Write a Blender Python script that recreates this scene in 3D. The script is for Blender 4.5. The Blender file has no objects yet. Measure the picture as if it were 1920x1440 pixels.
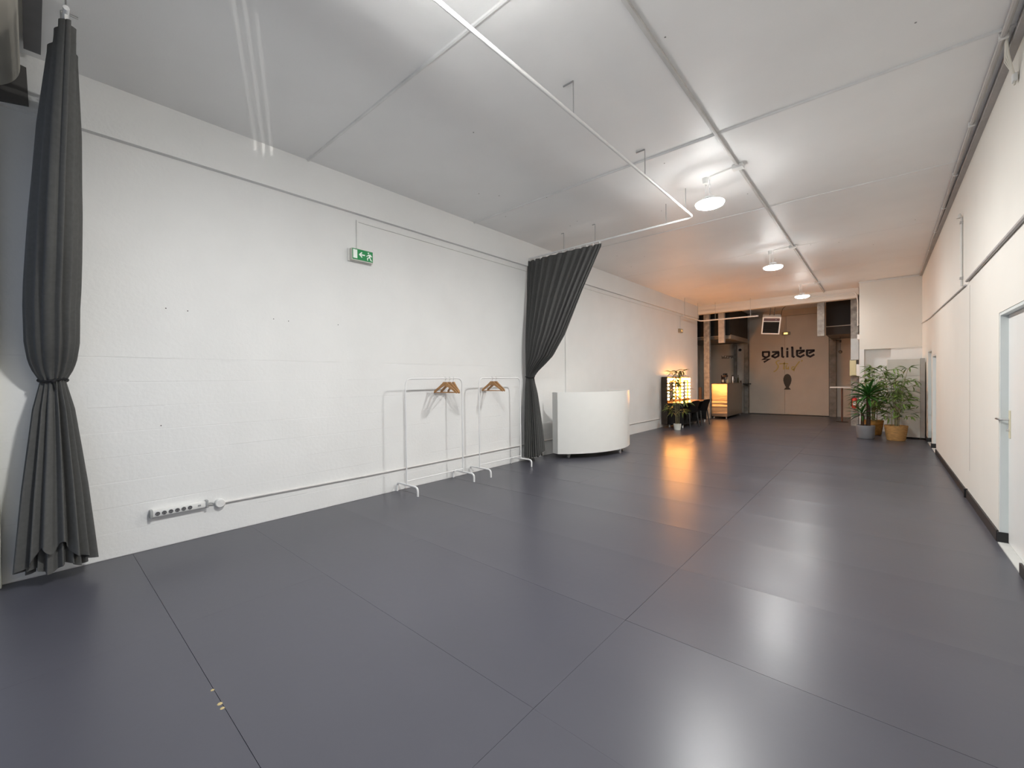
import bpy, bmesh, math, random
from mathutils import Vector, Matrix
random.seed(7)
PI = math.pi
scene = bpy.context.scene
C = scene.collection

# ------------------------------------------------------------------ camera
F_PX, YAW, PITCH, ROLL = 788.757, math.radians(41.214), math.radians(.661), math.radians(-.662)
EYE = Vector((4.925, 0, 1.488))
_fw = Vector((-math.sin(YAW)*math.cos(PITCH), math.cos(YAW)*math.cos(PITCH), -math.sin(PITCH)))
_rt = Vector((math.cos(YAW), math.sin(YAW), 0)); _up = _rt.cross(_fw)
RT = math.cos(ROLL)*_rt + math.sin(ROLL)*_up
UP = -math.sin(ROLL)*_rt + math.cos(ROLL)*_up
cam_d = bpy.data.cameras.new('camera'); cam = bpy.data.objects.new('camera', cam_d); C.objects.link(cam)
cam_d.sensor_width = 36; cam_d.lens = F_PX/1920*36; cam_d.clip_start = .02
M = Matrix.Identity(4)
for i in range(3):
    M[i][0], M[i][1], M[i][2], M[i][3] = RT[i], UP[i], -_fw[i], EYE[i]
cam.matrix_world = M
scene.camera = cam

def pix(px, py, axis, c):
    """point where the view ray of a photo pixel meets the plane axis = c"""
    v = _fw + RT*((px-960)/F_PX) - UP*((py-720)/F_PX)
    t = (c-EYE[axis])/v[axis]
    return EYE + v*t

# ------------------------------------------------------------------ world, exposure
world = bpy.data.worlds.new('world'); scene.world = world; world.use_nodes = True
bg = world.node_tree.nodes['Background']
bg.inputs[0].default_value = (.70, .80, 1.0, 1); bg.inputs[1].default_value = .55
scene.view_settings.view_transform = 'Standard'; scene.view_settings.look = 'None'
scene.view_settings.gamma = 1; scene.view_settings.use_curve_mapping = False
scene.view_settings.exposure = 0.0
LAMP_STRENGTH = 428.0
BULB_STRENGTH = 92.0

# spot light added outside for the ceiling stripes, aimed through an added slotted plate
_gd = Vector((-.93, .367, 0)).normalized()
sp_d = bpy.data.lights.new('stripe_spot', 'SPOT'); sp = bpy.data.objects.new('stripe_spot', sp_d); C.objects.link(sp)
sp.location = Vector((0, 1.665, 3.95))-_gd*16-Vector((0, 0, 3.2)); sp_d.energy = 2800; sp_d.spot_size = math.radians(5.2); sp_d.spot_blend = .1
sp_d.shadow_soft_size = .006; sp_d.color = (1, .97, .9)
sp.rotation_euler = (Vector((0, 1.665, 3.92+.2))-sp.location).to_track_quat('-Z', 'Y').to_euler()

# ------------------------------------------------------------------ room sizes
W, H = 5.711, 3.993          # right wall, ceiling height
Y_FRONT, Y_OPEN, Y_BACK = -.2, 15.72, 19.1

# ------------------------------------------------------------------ helpers
MATS = {}
def mat(name, col, rough=.6, metal=0, var=.06, scale=6, bump=0, bscale=60, spec=.5, emit=None, estr=0, rvar=0, trans=0, stretch=None):
    if name in MATS: return MATS[name]
    m = bpy.data.materials.new(name); m.use_nodes = True
    nt = m.node_tree; b = nt.nodes['Principled BSDF']
    b.inputs['Roughness'].default_value = rough; b.inputs['Metallic'].default_value = metal
    b.inputs['Specular IOR Level'].default_value = spec
    if trans: b.inputs['Transmission Weight'].default_value = trans
    tc = nt.nodes.new('ShaderNodeTexCoord'); mp = nt.nodes.new('ShaderNodeMapping')
    nt.links.new(tc.outputs['Object'], mp.inputs[0])
    if stretch: mp.inputs['Scale'].default_value = stretch
    if var:
        n = nt.nodes.new('ShaderNodeTexNoise'); n.inputs['Scale'].default_value = scale; n.inputs['Detail'].default_value = 5
        nt.links.new(mp.outputs[0], n.inputs['Vector'])
        r = nt.nodes.new('ShaderNodeValToRGB')
        r.color_ramp.elements[0].position = .3; r.color_ramp.elements[1].position = .7
        r.color_ramp.elements[0].color = (*[max(0, c*(1-var)) for c in col], 1)
        r.color_ramp.elements[1].color = (*[min(1, c*(1+var)) for c in col], 1)
        nt.links.new(n.outputs['Fac'], r.inputs[0]); nt.links.new(r.outputs[0], b.inputs['Base Color'])
        if rvar:
            mr = nt.nodes.new('ShaderNodeMapRange'); mr.inputs['From Min'].default_value = .3; mr.inputs['From Max'].default_value = .7
            mr.inputs['To Min'].default_value = rough-rvar; mr.inputs['To Max'].default_value = rough+rvar
            nt.links.new(n.outputs['Fac'], mr.inputs[0]); nt.links.new(mr.outputs[0], b.inputs['Roughness'])
    else:
        b.inputs['Base Color'].default_value = (*col, 1)
    if bump:
        n2 = nt.nodes.new('ShaderNodeTexNoise'); n2.inputs['Scale'].default_value = bscale; n2.inputs['Detail'].default_value = 4
        nt.links.new(mp.outputs[0], n2.inputs['Vector'])
        bp = nt.nodes.new('ShaderNodeBump'); bp.inputs['Strength'].default_value = bump; bp.inputs['Distance'].default_value = .01
        nt.links.new(n2.outputs['Fac'], bp.inputs['Height']); nt.links.new(bp.outputs[0], b.inputs['Normal'])
    if emit:
        b.inputs['Emission Color'].default_value = (*emit, 1); b.inputs['Emission Strength'].default_value = estr
    MATS[name] = m
    return m

WHITE_WALL = mat('white wall paint', (.82, .823, .812), .55, var=.02, scale=1.5, bump=.25, bscale=35, spec=.3)
BLOCK_WALL = mat('white painted block', (.82, .823, .812), .5, var=.02, scale=2, bump=.16, bscale=30, spec=.35)
CREAM_WALL = mat('cream wall paint', (.80, .772, .715), .55, var=.02, scale=1.2, bump=.1, bscale=30, spec=.3)
CEIL = mat('ceiling paint', (.90, .90, .895), .5, var=.02, scale=1.5, bump=.06, bscale=90, spec=.4)
FLOOR = mat('slate floor paint', (.072, .072, .088), .31, var=.05, scale=.9, bump=.03, bscale=18, spec=.36, rvar=.025)
JOINT = mat('floor joint', (.02, .02, .023), .8, var=.1)
WHITE_GLOSS = mat('white lacquer', (.84, .84, .81), .3, var=.01)
WHITE_METAL = mat('white powder coat', (.82, .82, .82), .35, var=.01)
WHITE_PLASTIC = mat('white plastic', (.80, .80, .78), .4, var=.02)
GREY_PLASTIC = mat('grey plastic', (.35, .36, .36), .5, var=.05)
BLACK_PLASTIC = mat('black plastic', (.012, .012, .013), .45, var=.1)
BLACK = mat('black paint', (.010, .009, .009), .7, var=.1)
CLOTH = mat('charcoal curtain cloth', (.100, .100, .097), .9, var=.06, scale=40, bump=.15, bscale=400, spec=.1)
CLOTH_DARK = mat('dark cord', (.006, .006, .007), .8, var=.1)
CHROME = mat('steel', (.62, .62, .62), .28, 1, var=.05)
FOIL = mat('silver foil sheet', (.42, .395, .35), .40, 1, var=.05, scale=3, bump=.35, bscale=7)
WOOD = mat('hanger beech', (.42, .22, .085), .45, var=.18, scale=30)
GALV = mat('mottled grey post', (.30, .29, .27), .6, var=.35, scale=9, bump=.2, bscale=20)
CONCRETE = mat('raw concrete', (.24, .23, .21), .85, var=.3, scale=6, bump=.3, bscale=25)
LEAF = mat('bamboo leaf', (.12, .20, .035), .45, var=.45, scale=3)
LEAF2 = mat('yucca leaf', (.035, .13, .022), .4, var=.3, scale=4)
LEAF3 = mat('palm leaf', (.10, .13, .025), .5, var=.35, scale=4)
CULM = mat('bamboo culm', (.22, .20, .10), .6, var=.3, scale=12)
TRUNK = mat('brown trunk', (.045, .025, .014), .85, var=.35, scale=20, bump=.5, bscale=50)
SOIL = mat('dark soil', (.02, .014, .01), .95, var=.4, scale=40)

class W_:      # origin bookkeeping: vertices are written in world space, stored relative to the thing's base
    pass
ORG = {}
def org(o): return ORG.get(o.name, Vector((0, 0, 0)))

def obj(name, bm, m, parent=None, smooth=False, origin=None):
    if origin is None: origin = org(parent) if parent else Vector((0, 0, 0))
    origin = Vector(origin)
    bmesh.ops.recalc_face_normals(bm, faces=bm.faces[:])
    if origin.length: bmesh.ops.translate(bm, verts=bm.verts[:], vec=-origin)
    me = bpy.data.meshes.new(name); bm.to_mesh(me); bm.free()
    if smooth:
        for p in me.polygons: p.use_smooth = True
        if smooth != 'all':
            try: me.set_sharp_from_angle(angle=math.radians(40))
            except Exception: pass
    me.materials.append(m)
    o = bpy.data.objects.new(name, me); C.objects.link(o)
    if parent:
        o.parent = parent; o.location = origin-org(parent)
    else:
        o.location = origin
    ORG[o.name] = origin
    return o

def thing(name, label, cat, loc=(0, 0, 0), group=None):
    o = bpy.data.objects.new(name, None); C.objects.link(o); o.location = loc
    o.empty_display_size = .05
    ORG[o.name] = Vector(loc)
    return tag(o, label, cat, group)
def tag(o, label, cat, group=None):
    o['label'] = label; o['category'] = cat
    if group: o['group'] = group
    return o
def struct(o, label=None):
    o['kind'] = 'structure'
    if label: o['label'] = label
    return o

def B(): return bmesh.new()
def box(bm, x0, x1, y0, y1, z0, z1, bev=0):
    r = bmesh.ops.create_cube(bm, size=1)
    vs = r['verts']
    for v in vs:
        v.co = Vector(((x0+x1)/2+v.co.x*(x1-x0), (y0+y1)/2+v.co.y*(y1-y0), (z0+z1)/2+v.co.z*(z1-z0)))
    if bev:
        es = list({e for v in vs for e in v.link_edges})
        bmesh.ops.bevel(bm, geom=es, offset=bev, segments=2, affect='EDGES', profile=.5)
    return bm
def bx(*a, **k): return box(B(), *a, **k)

def tube(bm, pts, r, n=8, closed=False, caps=True):
    pts = [Vector(p) for p in pts]; N = len(pts)
    rad = r if isinstance(r, (list, tuple)) else [r]*N
    rings = []; prev = None
    for i, p in enumerate(pts):
        if closed: d = (pts[(i+1) % N]-pts[i-1])
        elif i == 0: d = pts[1]-p
        elif i == N-1: d = p-pts[i-1]
        else: d = (pts[i+1]-p).normalized()+(p-pts[i-1]).normalized()
        if d.length < 1e-9: d = Vector((0, 0, 1))
        d.normalize()
        if prev is None:
            a = Vector((0, 0, 1)) if abs(d.z) < .9 else Vector((1, 0, 0))
            u = d.cross(a).normalized()
        else:
            u = (prev-d*prev.dot(d)); u = u.normalized() if u.length > 1e-6 else d.orthogonal().normalized()
        prev = u; w = d.cross(u)
        rings.append([bm.verts.new(p+(u*math.cos(2*PI*k/n)+w*math.sin(2*PI*k/n))*rad[i]) for k in range(n)])
    for i in range(N if closed else N-1):
        a, b = rings[i], rings[(i+1) % N]
        for k in range(n):
            bm.faces.new((a[k], a[(k+1) % n], b[(k+1) % n], b[k]))
    if caps and not closed:
        bm.faces.new(rings[0][::-1]); bm.faces.new(rings[-1])
    return bm
def arc_path(pts, rad, seg=5):
    """polyline with rounded inner corners"""
    pts = [Vector(p) for p in pts]; out = [pts[0]]
    for i in range(1, len(pts)-1):
        p = pts[i]; a = (pts[i-1]-p); b = (pts[i+1]-p)
        d = min(rad, a.length*.49, b.length*.49)
        s, e = p+a.normalized()*d, p+b.normalized()*d
        for k in range(seg+1):
            t = k/seg; out.append((1-t)**2*s+2*t*(1-t)*p+t*t*e)
    out.append(pts[-1])
    return out
def lathe(bm, prof, c, n=24, caps=True):
    c = Vector(c); rings = []
    for r, z in prof:
        rings.append([bm.verts.new(c+Vector((r*math.cos(2*PI*k/n), r*math.sin(2*PI*k/n), z))) for k in range(n)])
    for a, b in zip(rings, rings[1:]):
        for k in range(n): bm.faces.new((a[k], a[(k+1) % n], b[(k+1) % n], b[k]))
    if caps:
        if prof[0][0] > 1e-6: bm.faces.new(rings[0][::-1])
        if prof[-1][0] > 1e-6: bm.faces.new(rings[-1])
    bmesh.ops.remove_doubles(bm, verts=bm.verts[:], dist=1e-6)
    return bm
def ball(bm, c, r, u=12, v=8, sc=(1, 1, 1)):
    bmesh.ops.create_uvsphere(bm, u_segments=u, v_segments=v, radius=r,
        matrix=Matrix.Translation(Vector(c)) @ Matrix.Diagonal((*sc, 1)))
    return bm
def prism(bm, poly, axis, a0, a1):
    """polygon (list of 2-tuples in the other two axes, in xyz order) extruded from a0 to a1 along axis"""
    def mk(p, a):
        l = list(p); l.insert(axis, a); return bm.verts.new(l)
    A = [mk(p, a0) for p in poly]; Bq = [mk(p, a1) for p in poly]; n = len(poly)
    bm.faces.new(A); bm.faces.new(Bq[::-1])
    for k in range(n): bm.faces.new((A[k], A[(k+1) % n], Bq[(k+1) % n], Bq[k]))
    return bm
def copy_tree(o, parent=None, loc=None):
    c = o.copy(); C.objects.link(c); c.parent = parent
    if loc is not None: c.location = loc; ORG[c.name] = Vector(loc)
    for ch in o.children: copy_tree(ch, c)
    return c
def lerp_table(tab, z):
    tab = sorted(tab)
    if z <= tab[0][0]: return tab[0][1]
    for (a, va), (b, vb) in zip(tab, tab[1:]):
        if z <= b:
            t = (z-a)/(b-a); t = t*t*(3-2*t) if False else t
            return va+(vb-va)*t
    return tab[-1][1]

# ================================================================== STRUCTURE
# ---- floor: sub-floor with separate painted boards 2.05 x 0.91 m
fl = struct(obj('floor', bx(-1.2, 6.2, Y_FRONT, Y_BACK+.3, -.12, -.012), JOINT), 'dark slate painted board floor')
XS = [-1.2, -.36, 1.69, 3.745, W+.09]; YS = [Y_FRONT, .558]
while YS[-1] < Y_BACK: YS.append(YS[-1]+.911)
YS[-1] = min(YS[-1], Y_BACK+.1)
def floor_panel(x0, x1, y0, y1, z):
    bm = B(); grid = []
    gx0 = .0011 if abs(x0-3.745) < .01 and y0 > 2.2 else .0003; gx1 = .0011 if abs(x1-3.745) < .01 and y0 > 2.2 else .0003
    gy0 = .0011 if abs(y0-.558) < .01 else .0003; gy1 = .0011 if abs(y1-.558) < .01 else .0003
    U = [0, .03, .07, .15, .35, .65, .85, .93, .97, 1]; V = [0, .04, .08, .12, .18, .3, .5, .7, .82, .88, .92, .96, 1]
    nx, ny = len(U)-1, len(V)-1
    ku, kv, kw = random.uniform(.0002, .0008), random.uniform(.0006, .0026), random.uniform(.0006, .0026)
    for u in U:
        row = []
        for v in V:
            curl = kv*max(0, 1-v/.2)**2+kw*max(0, 1-(1-v)/.2)**2
            row.append(bm.verts.new((x0+gx0+(x1-x0-gx0-gx1)*u, y0+gy0+(y1-y0-gy0-gy1)*v, z+curl+ku*(2*u-1)**4-.0020)))
        grid.append(row)
    for i in range(nx):
        for j in range(ny): bm.faces.new((grid[i][j], grid[i+1][j], grid[i+1][j+1], grid[i][j+1]))
    bot = [bm.verts.new((v.co.x, v.co.y, -.012)) for v in (grid[0][0], grid[nx][0], grid[nx][ny], grid[0][ny])]
    edge = [[grid[i][0] for i in range(nx+1)], [grid[nx][j] for j in range(ny+1)], [grid[i][ny] for i in range(nx, -1, -1)], [grid[0][j] for j in range(ny, -1, -1)]]
    for k, e in enumerate(edge): bm.faces.new([bot[(k+1) % 4], bot[k]]+e)
    return bm
for yi, (y0, y1) in enumerate(zip(YS, YS[1:])):
    for xi, (x0, x1) in enumerate(zip(XS, XS[1:])):
        if xi == 0 and y1 < 15.2: continue
        obj('floor_panel', floor_panel(max(x0, 0) if y1 < 15.6 else x0, x1, y0, y1, -random.random()*.0006), FLOOR, fl, smooth=True)
for (x, y, r) in ((2.49, .553, .010), (2.62, .551, .013), (2.66, .55, .011)):
    obj('paint_chip', lathe(B(), [(r, -.0016), (r*.6, .0008), (0, .0009)], (x, y, 0), 7), mat('bare chipboard', (.42, .33, .16), .8), fl)
struct(obj('ground', bx(-6, 12, -9, Y_FRONT, -.15, -.03), mat('pavement', (.42, .42, .41), .9, var=.2, scale=5)), 'grey pavement outside')

# ---- ceiling: boards with proud joint strips
ce = struct(obj('ceiling', bx(-1.2, 6.2, Y_FRONT-.5, Y_BACK+.3, H+.02, H+.2), CEIL), 'grey white painted ceiling')
CY = [Y_FRONT-.2, 2.10, 4.69, 7.22, 9.76, 12.3, Y_OPEN-.1]
for y0, y1 in zip(CY, CY[1:]):
    obj('ceiling_panel', bx(0, W, y0+.004, y1-.004, H, H+.02, bev=.003), CEIL, ce)
for i, y in enumerate(CY[1:4]):
    w = (.016, .016, .007)[i]
    obj('joint_strip', tube(B(), [(.02, y, H-.001), (W-.02, y, H-.001)], w, 8), mat('joint paint', (.78, .78, .77), .5), ce, smooth=True)
for k in range(26):
    x, y = random.uniform(.5, 5.4), random.uniform(1.8, 11)
    obj('screw_spot', lathe(B(), [(.008, 0), (.006, -.002)], (x, y, H), 6), mat('grey spot', (.3, .3, .29), .8), ce)

# ---- left wall: block courses in the lower near part
wl = struct(obj('wall_left', bx(-.25, -.004, Y_FRONT, Y_OPEN, -.05, H+.02), BLOCK_WALL), 'white painted block wall')
CH, BL = .2145, .5
blk_me = None
for r in range(8):
    off = (.25 if r % 2 else 0)
    y = Y_FRONT-off
    while y < 6.6:
        ya, yb = max(y, Y_FRONT), y+BL
        if yb-ya > .05:
            g = .00012; d1, d2 = [random.choice((.0001, .0003, .0006, .0012, .0018)) for _ in (0, 1)]; h1, h2 = random.uniform(.003, .008), random.uniform(.003, .008)
            xf = random.uniform(-.0002, .0002); za, zb = r*CH+g, (r+1)*CH-g
            bm = prism(B(), [(-.02, za), (xf-d1, za), (xf, za+h1), (xf, zb-h2), (xf-d2, zb), (-.02, zb)], 1, ya+.00005, yb-.00005)
            obj('concrete_block', bm, BLOCK_WALL, wl)
        y += BL
obj('upper_face', bx(-.01, 0, Y_FRONT, Y_OPEN, 8*CH+.002, H), BLOCK_WALL, wl)
obj('lower_face', bx(-.01, 0, 6.75, Y_OPEN, -.01, 8*CH+.002), BLOCK_WALL, wl)
for (px, py) in ((311, 578), (352, 583), (513, 598), (541, 602), (634, 609), (302, 798)):
    p = pix(px, py, 0, 0)
    obj('drill_hole', lathe(B(), [(.005, 0), (.004, .001)], (0, 0, 0), 8), BLACK, wl).matrix_local = Matrix.Translation(p) @ Matrix.Rotation(PI/2, 4, 'Y')
struct(obj('trim_1', bx(-.002, .055, Y_FRONT, Y_OPEN, 3.565, H), WHITE_WALL), 'projecting ring beam along top of left wall')

# ---- right wall with three door openings
wr = struct(obj('wall_right', B() if False else bx(W, W+.2, 5.62, 11.17, -.05, H+.02), CREAM_WALL), 'cream white wall')
DO = [(4.74, 5.62, 2.02), (11.17, 11.95, 1.87), (12.08, 12.98, 2.0)]
for (a, b, z0) in ((Y_FRONT, 4.74, -.05), (11.95, 12.08, -.05), (12.98, Y_BACK, -.05), (4.74, 5.62, 2.02), (11.17, 11.95, 1.87), (12.08, 12.98, 2.0)):
    obj('wall_piece', bx(W, W+.2, a, b, z0, H+.02), CREAM_WALL, wr)
obj('panel_joint', bx(W-.0015, W+.002, 7.222, 7.230, .35, 2.52), mat('joint grey', (.34, .32, .3), .8), wr)
DOORP = mat('white door paint', (.80, .80, .78), .4, var=.01)
FRAMEP = mat('pale green frame paint', (.72, .76, .75), .45, var=.02)
for i, (a, b, zt) in enumerate(DO):
    d = struct(obj('door_%d' % (i+1), bx(W+.052, W+.10, a+.03, b-.03, .012, zt-.025, bev=.003), DOORP))
    bm = B(); box(bm, W+.004, W+.13, b-.03, b, 0, zt); box(bm, W+.004, W+.13, a, a+.03, 0, zt); box(bm, W+.004, W+.13, a+.03, b-.03, zt-.025, zt)
    obj('door_frame', bm, FRAMEP, d)
    obj('threshold', bx(W-.01, W+.13, a+.03, b-.03, -.01, .008), mat('threshold grey', (.55, .55, .53), .6), d)
    if i == 0:
        h = obj('handle_plate', bx(W+.044, W+.053, 5.50, 5.545, .93, 1.17, bev=.003), mat('cream brass plate', (.72, .66, .48), .35), d)
        bm = B(); tube(bm, arc_path([(W+.046, 5.523, 1.09), (W-.012, 5.523, 1.09), (W-.014, 5.63, 1.09)], .02), .009, 8)
        obj('lever', bm, CHROME, h, smooth=True)
        obj('key_cylinder', tube(B(), [(W+.046, 5.523, 1.0), (W+.03, 5.523, 1.0)], .011, 10), CHROME, h, smooth=True)
sk = struct(obj('baseboard_right', bx(W-.014, W, 5.62, 7.38, 0, .098), BLACK_PLASTIC), 'black skirting along right wall')
for (a, b) in ((Y_FRONT, 4.80), (7.42, 11.17), (11.95, 12.08), (12.98, 14.6)):
    obj('skirting_piece', bx(W-.014, W, a, b, 0, .085), BLACK_PLASTIC, sk)
obj('skirting_step', bx(W-.03, W, 7.38, 7.42, 0, .105), BLACK_PLASTIC, sk)
for (b) in (5.62, 11.95, 12.98):
    obj('skirting_return', bx(W-.014, W+.06, b-.012-.03, b-.03, 0.008, .095), BLACK_PLASTIC, sk)

# ---- front edge: shutter opening behind the camera
struct(obj('wall_front', bx(-.2, 6.0, Y_FRONT-.5, Y_FRONT-.26, 3.5, H+.02), WHITE_WALL), 'lintel above the shutter opening')

# ---- unseen slotted plate added outside to cut the spot light into ceiling stripes
gd = Vector((-.93, .367, 0)).normalized(); gn = Vector((-gd.y, gd.x, 0))*-1
gc = Vector((0, 1.665, 0))-gd*5.9
mask_plate = struct(obj('door_5', B() if False else prism(B(), [tuple((gc+gn*a+gd*b)[:2]) for a, b in ((-.55, 0), (.55, 0), (.55, .012), (-.55, .012))], 2, -.03, 2.74), GALV), 'added slotted plate outside, shaping the stripe light')
edges = [-.55]
for c in (-.046, 0, .046): edges += [c-.0085, c+.0085]
edges.append(.55)
for a0_, a1_ in zip(edges[::2], edges[1::2]):
    obj('mask_board', prism(B(), [tuple((gc+gn*a+gd*b)[:2]) for a, b in ((a0_, 0), (a1_, 0), (a1_, .012), (a0_, .012))], 2, 2.74, 3.75), GALV, mask_plate)

# ---- back room shell
BACKP = mat('back room paint', (.58, .53, .46), .65, var=.04, scale=2, bump=.1, bscale=20)
wb = struct(obj('wall_back', bx(-1.2, 6.0, Y_BACK+.06, Y_BACK+.25, -.05, H+.3), BACKP), 'back wall of the rear bay')
obj('wall_face_plain', bx(-1.2, .93, Y_BACK, Y_BACK+.06, -.01, H+.2), BACKP, wb)
obj('wall_face_plain', bx(3.53, 4.7, Y_BACK, Y_BACK+.06, -.01, H+.2), BACKP, wb)
struct(obj('wall_kitchen_side', bx(-1.2, -.95, Y_OPEN, Y_BACK+.06, -.05, H+.02), BACKP), 'side wall of the kitchen corner')
struct(obj('wall_kitchen_return', bx(-1.2, -.004, Y_OPEN-.2, Y_OPEN, -.05, H+.02), BACKP), 'return wall at the end of the left wall')
struct(obj('wall_passage_side', bx(4.50, 4.7, Y_OPEN, Y_BACK+.06, -.05, H+.02), BACKP), 'side wall of the rear passage')
# ---- corner shaft block with niche under it
YB = 14.62
sh = struct(obj('wall_shaft', bx(4.5, W, YB, Y_OPEN+.3, 2.17, H+.0), CREAM_WALL), 'boxed white shaft in the right corner')
obj('shaft_side', bx(4.5, 4.60, YB, Y_OPEN+.3, -.05, 2.17), WHITE_WALL, sh)
obj('shaft_side', bx(5.13, W, YB+.02, Y_OPEN+.3, -.05, 2.17), WHITE_WALL, sh)
obj('niche_back', bx(4.60, 5.13, YB+.12, Y_OPEN+.3, -.05, 2.17), WHITE_WALL, sh)
obj('top_edge', bx(4.48, W-.04, YB-.025, YB, H-.05, H-.03), WHITE_WALL, sh)

# ---- beam over the rear opening
bmn = struct(obj('trim_2', bx(-.25, 4.46, Y_OPEN-.1, Y_OPEN+.12, 3.80, H+.02), CREAM_WALL), 'beam across the rear opening')
obj('lower_ledge', bx(0.005, 4.44, Y_OPEN-.13, Y_OPEN+.1, 3.70, 3.80, bev=.006), CREAM_WALL, bmn)
obj('upper_ledge', bx(0.005, 4.46, Y_OPEN-.12, Y_OPEN-.1, 3.90, 3.93), CREAM_WALL, bmn)
obj('cable_duct', tube(B(), arc_path([(3.2, Y_OPEN-.135, 3.86), (4.40, Y_OPEN-.135, 3.86), (4.44, Y_OPEN-.135, 3.60), (4.44, Y_OPEN-.135, 2.9)], .08), .014, 8), WHITE_PLASTIC, bmn, smooth=True)

# ---- white sliding panel on the back wall
pn = struct(obj('door_4', bx(.95, 2.16, Y_BACK-.05, Y_BACK+.06, .02, 3.78, bev=.002), BACKP), 'tall pale sliding panels on the back wall')
obj('panel_leaf', bx(2.166, 3.52, Y_BACK-.05, Y_BACK+.06, .02, 3.78, bev=.002), BACKP, pn)
obj('top_board', bx(.95, 3.52, Y_BACK-.04, Y_BACK+.06, 3.79, H+.1), BACKP, pn)

# ================================================================== THINGS: LAMPS
def lamp(x, y, label, k, z=3.65):
    EMIT_LAMP = mat('lamp diffuser %g' % y, (.9, .9, .9), .5, var=0, emit=(1, .995, .97), estr=LAMP_STRENGTH*k)
    EMIT_FILL = mat('ceiling fill rim %g' % y, (.9, .9, .9), .5, var=0, emit=(1, .995, .97), estr=LAMP_STRENGTH*k*.075)
    t = thing('high_bay_lamp', label, 'lamp', (x, y, z), 'round pendant lamps in a row')
    c = (x, y, z)
    obj('housing', lathe(B(), [(.150, -.001), (.152, .018), (.13, .034), (.07, .050), (.06, .09), (.03, .10), (0, .10)], c, 32), WHITE_METAL, t, smooth=True)
    obj('diffuser', lathe(B(), [(.160, -.002), (.156, -.014), (.12, -.030), (0, -.040)], c, 28), EMIT_LAMP, t, smooth='all')
    obj('fill_rim', lathe(B(), [(.160, -.002), (.168, .004), (.168, .014), (.152, .018)], c, 28, caps=False), EMIT_FILL, t, smooth='all')  # weak glowing rim added to throw some light up at the ceiling
    n = 5; zz = z+.10; ch = B()
    L = (H-zz)/n
    for k in range(n):
        pts = []
        for j in range(10):
            a = 2*PI*j/10; q = Vector((math.cos(a)*.010, 0, math.sin(a)*(L*.62))); 
            if k % 2: q = Vector((0, q.x, q.z))
            pts.append(Vector((x, y, zz+L*(k+.5)))+q)
        tube(ch, pts, .0028, 6, closed=True)
    obj('chain', ch, WHITE_METAL, t, smooth=True)
    obj('ceiling_cup', lathe(B(), [(.0, -.075), (.028, -.07), (.034, -.03), (.036, 0)], (x-.055, y+.01, H), 16), WHITE_PLASTIC, t, smooth=True)
    obj('feed_wire', tube(B(), [(x-.055, y+.01, H-.07), (x-.055, y+.01, z+.02)], .004, 6), WHITE_PLASTIC, t)
    return t
LY = [1.50, 5.63, 9.76, 13.9]
for y, k, l in zip(LY, (1.25, 1.0, .70, .42), ('round pendant lamp nearest the camera, above the curtain rail', 'largest glowing round lamp beside the curtain rail corner',
                     'middle glowing round lamp hanging from a chain', 'farthest glowing round lamp just in front of the beam')):
    lamp(3.32, y, l, k)

# ceiling trunking and branches
t = thing('ceiling_trunking', 'grey white cable trunking running along the ceiling to the beam', 'trunking', (3.66, 0, H))
obj('duct', bx(3.645, 3.675, Y_FRONT, Y_OPEN-.1, H-.028, H-.002, bev=.004), mat('trunking grey', (.60, .59, .57), .5), t, smooth=True)
for y, nm in zip(LY, range(4)):
    yj = y-.08
    obj('junction_box', bx(3.60, 3.72, yj-.05, yj+.05, H-.05, H-.001, bev=.008), WHITE_PLASTIC, t, smooth=True)
    obj('branch_cable', tube(B(), arc_path([(3.60, yj, H-.012), (3.48, yj+.02, H-.02), (3.40, yj+.05, H-.010), (3.33, y-.02, H-.012)], .04), .008, 6), WHITE_PLASTIC, t, smooth=True)

# right hand ceiling conduit with a loose cable loop
t = thing('ceiling_conduit', 'grey conduit running along the ceiling beside the right wall', 'conduit', (5.62, 0, H))
obj('pipe', tube(B(), [(5.60, Y_FRONT, H-.022), (5.61, 6, H-.022), (5.64, 9.4, H-.022), (5.68, YB-.03, H-.03)], .018, 8), mat('conduit grey', (.50, .48, .46), .5), t, smooth=True)
for y in (3.2, 4.75, 6.2, 7.6, 9.0, 10.4, 11.8):
    obj('clip', bx(5.585+max(0, y-6)*.01, 5.635+max(0, y-6)*.01, y-.012, y+.012, H-.045, H-.001), WHITE_PLASTIC, t)
obj('shadow_band', bx(W-.05, W-.001, Y_FRONT, YB-.03, H-.055, H-.001), mat('shadow band grey', (.42, .40, .38), .7), t)  # shadow between conduit and wall, put in as a dark strip
t = thing('cable_bundle', 'folded pale cable bundle hanging below the right ceiling conduit', 'cable', (W-.05, 5.0, 3.75))
bm = B()
p0 = Vector((5.63, 4.80, H-.03)); p1 = Vector((W-.02, 4.93, 3.72))
for k in range(4):
    s = (k-1.5)*.012
    mid = (p0+p1)/2+Vector((-.02, s*2.2, .02))
    tube(bm, [p0+Vector((0, s, 0)), mid+Vector((0, s, 0)), p1+Vector((0, s*.4, .03*k/4)), p1+Vector((0, s*.3, -.05))], .006, 6)
obj('cable', bm, mat('cream cable', (.72, .69, .60), .5), t, smooth=True)
obj('tape_wrap', bx(p1.x-.014, p1.x+.012, p1.y-.03, p1.y+.03, p1.z-.03, p1.z+.03, bev=.006), WHITE_PLASTIC, t)

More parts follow.
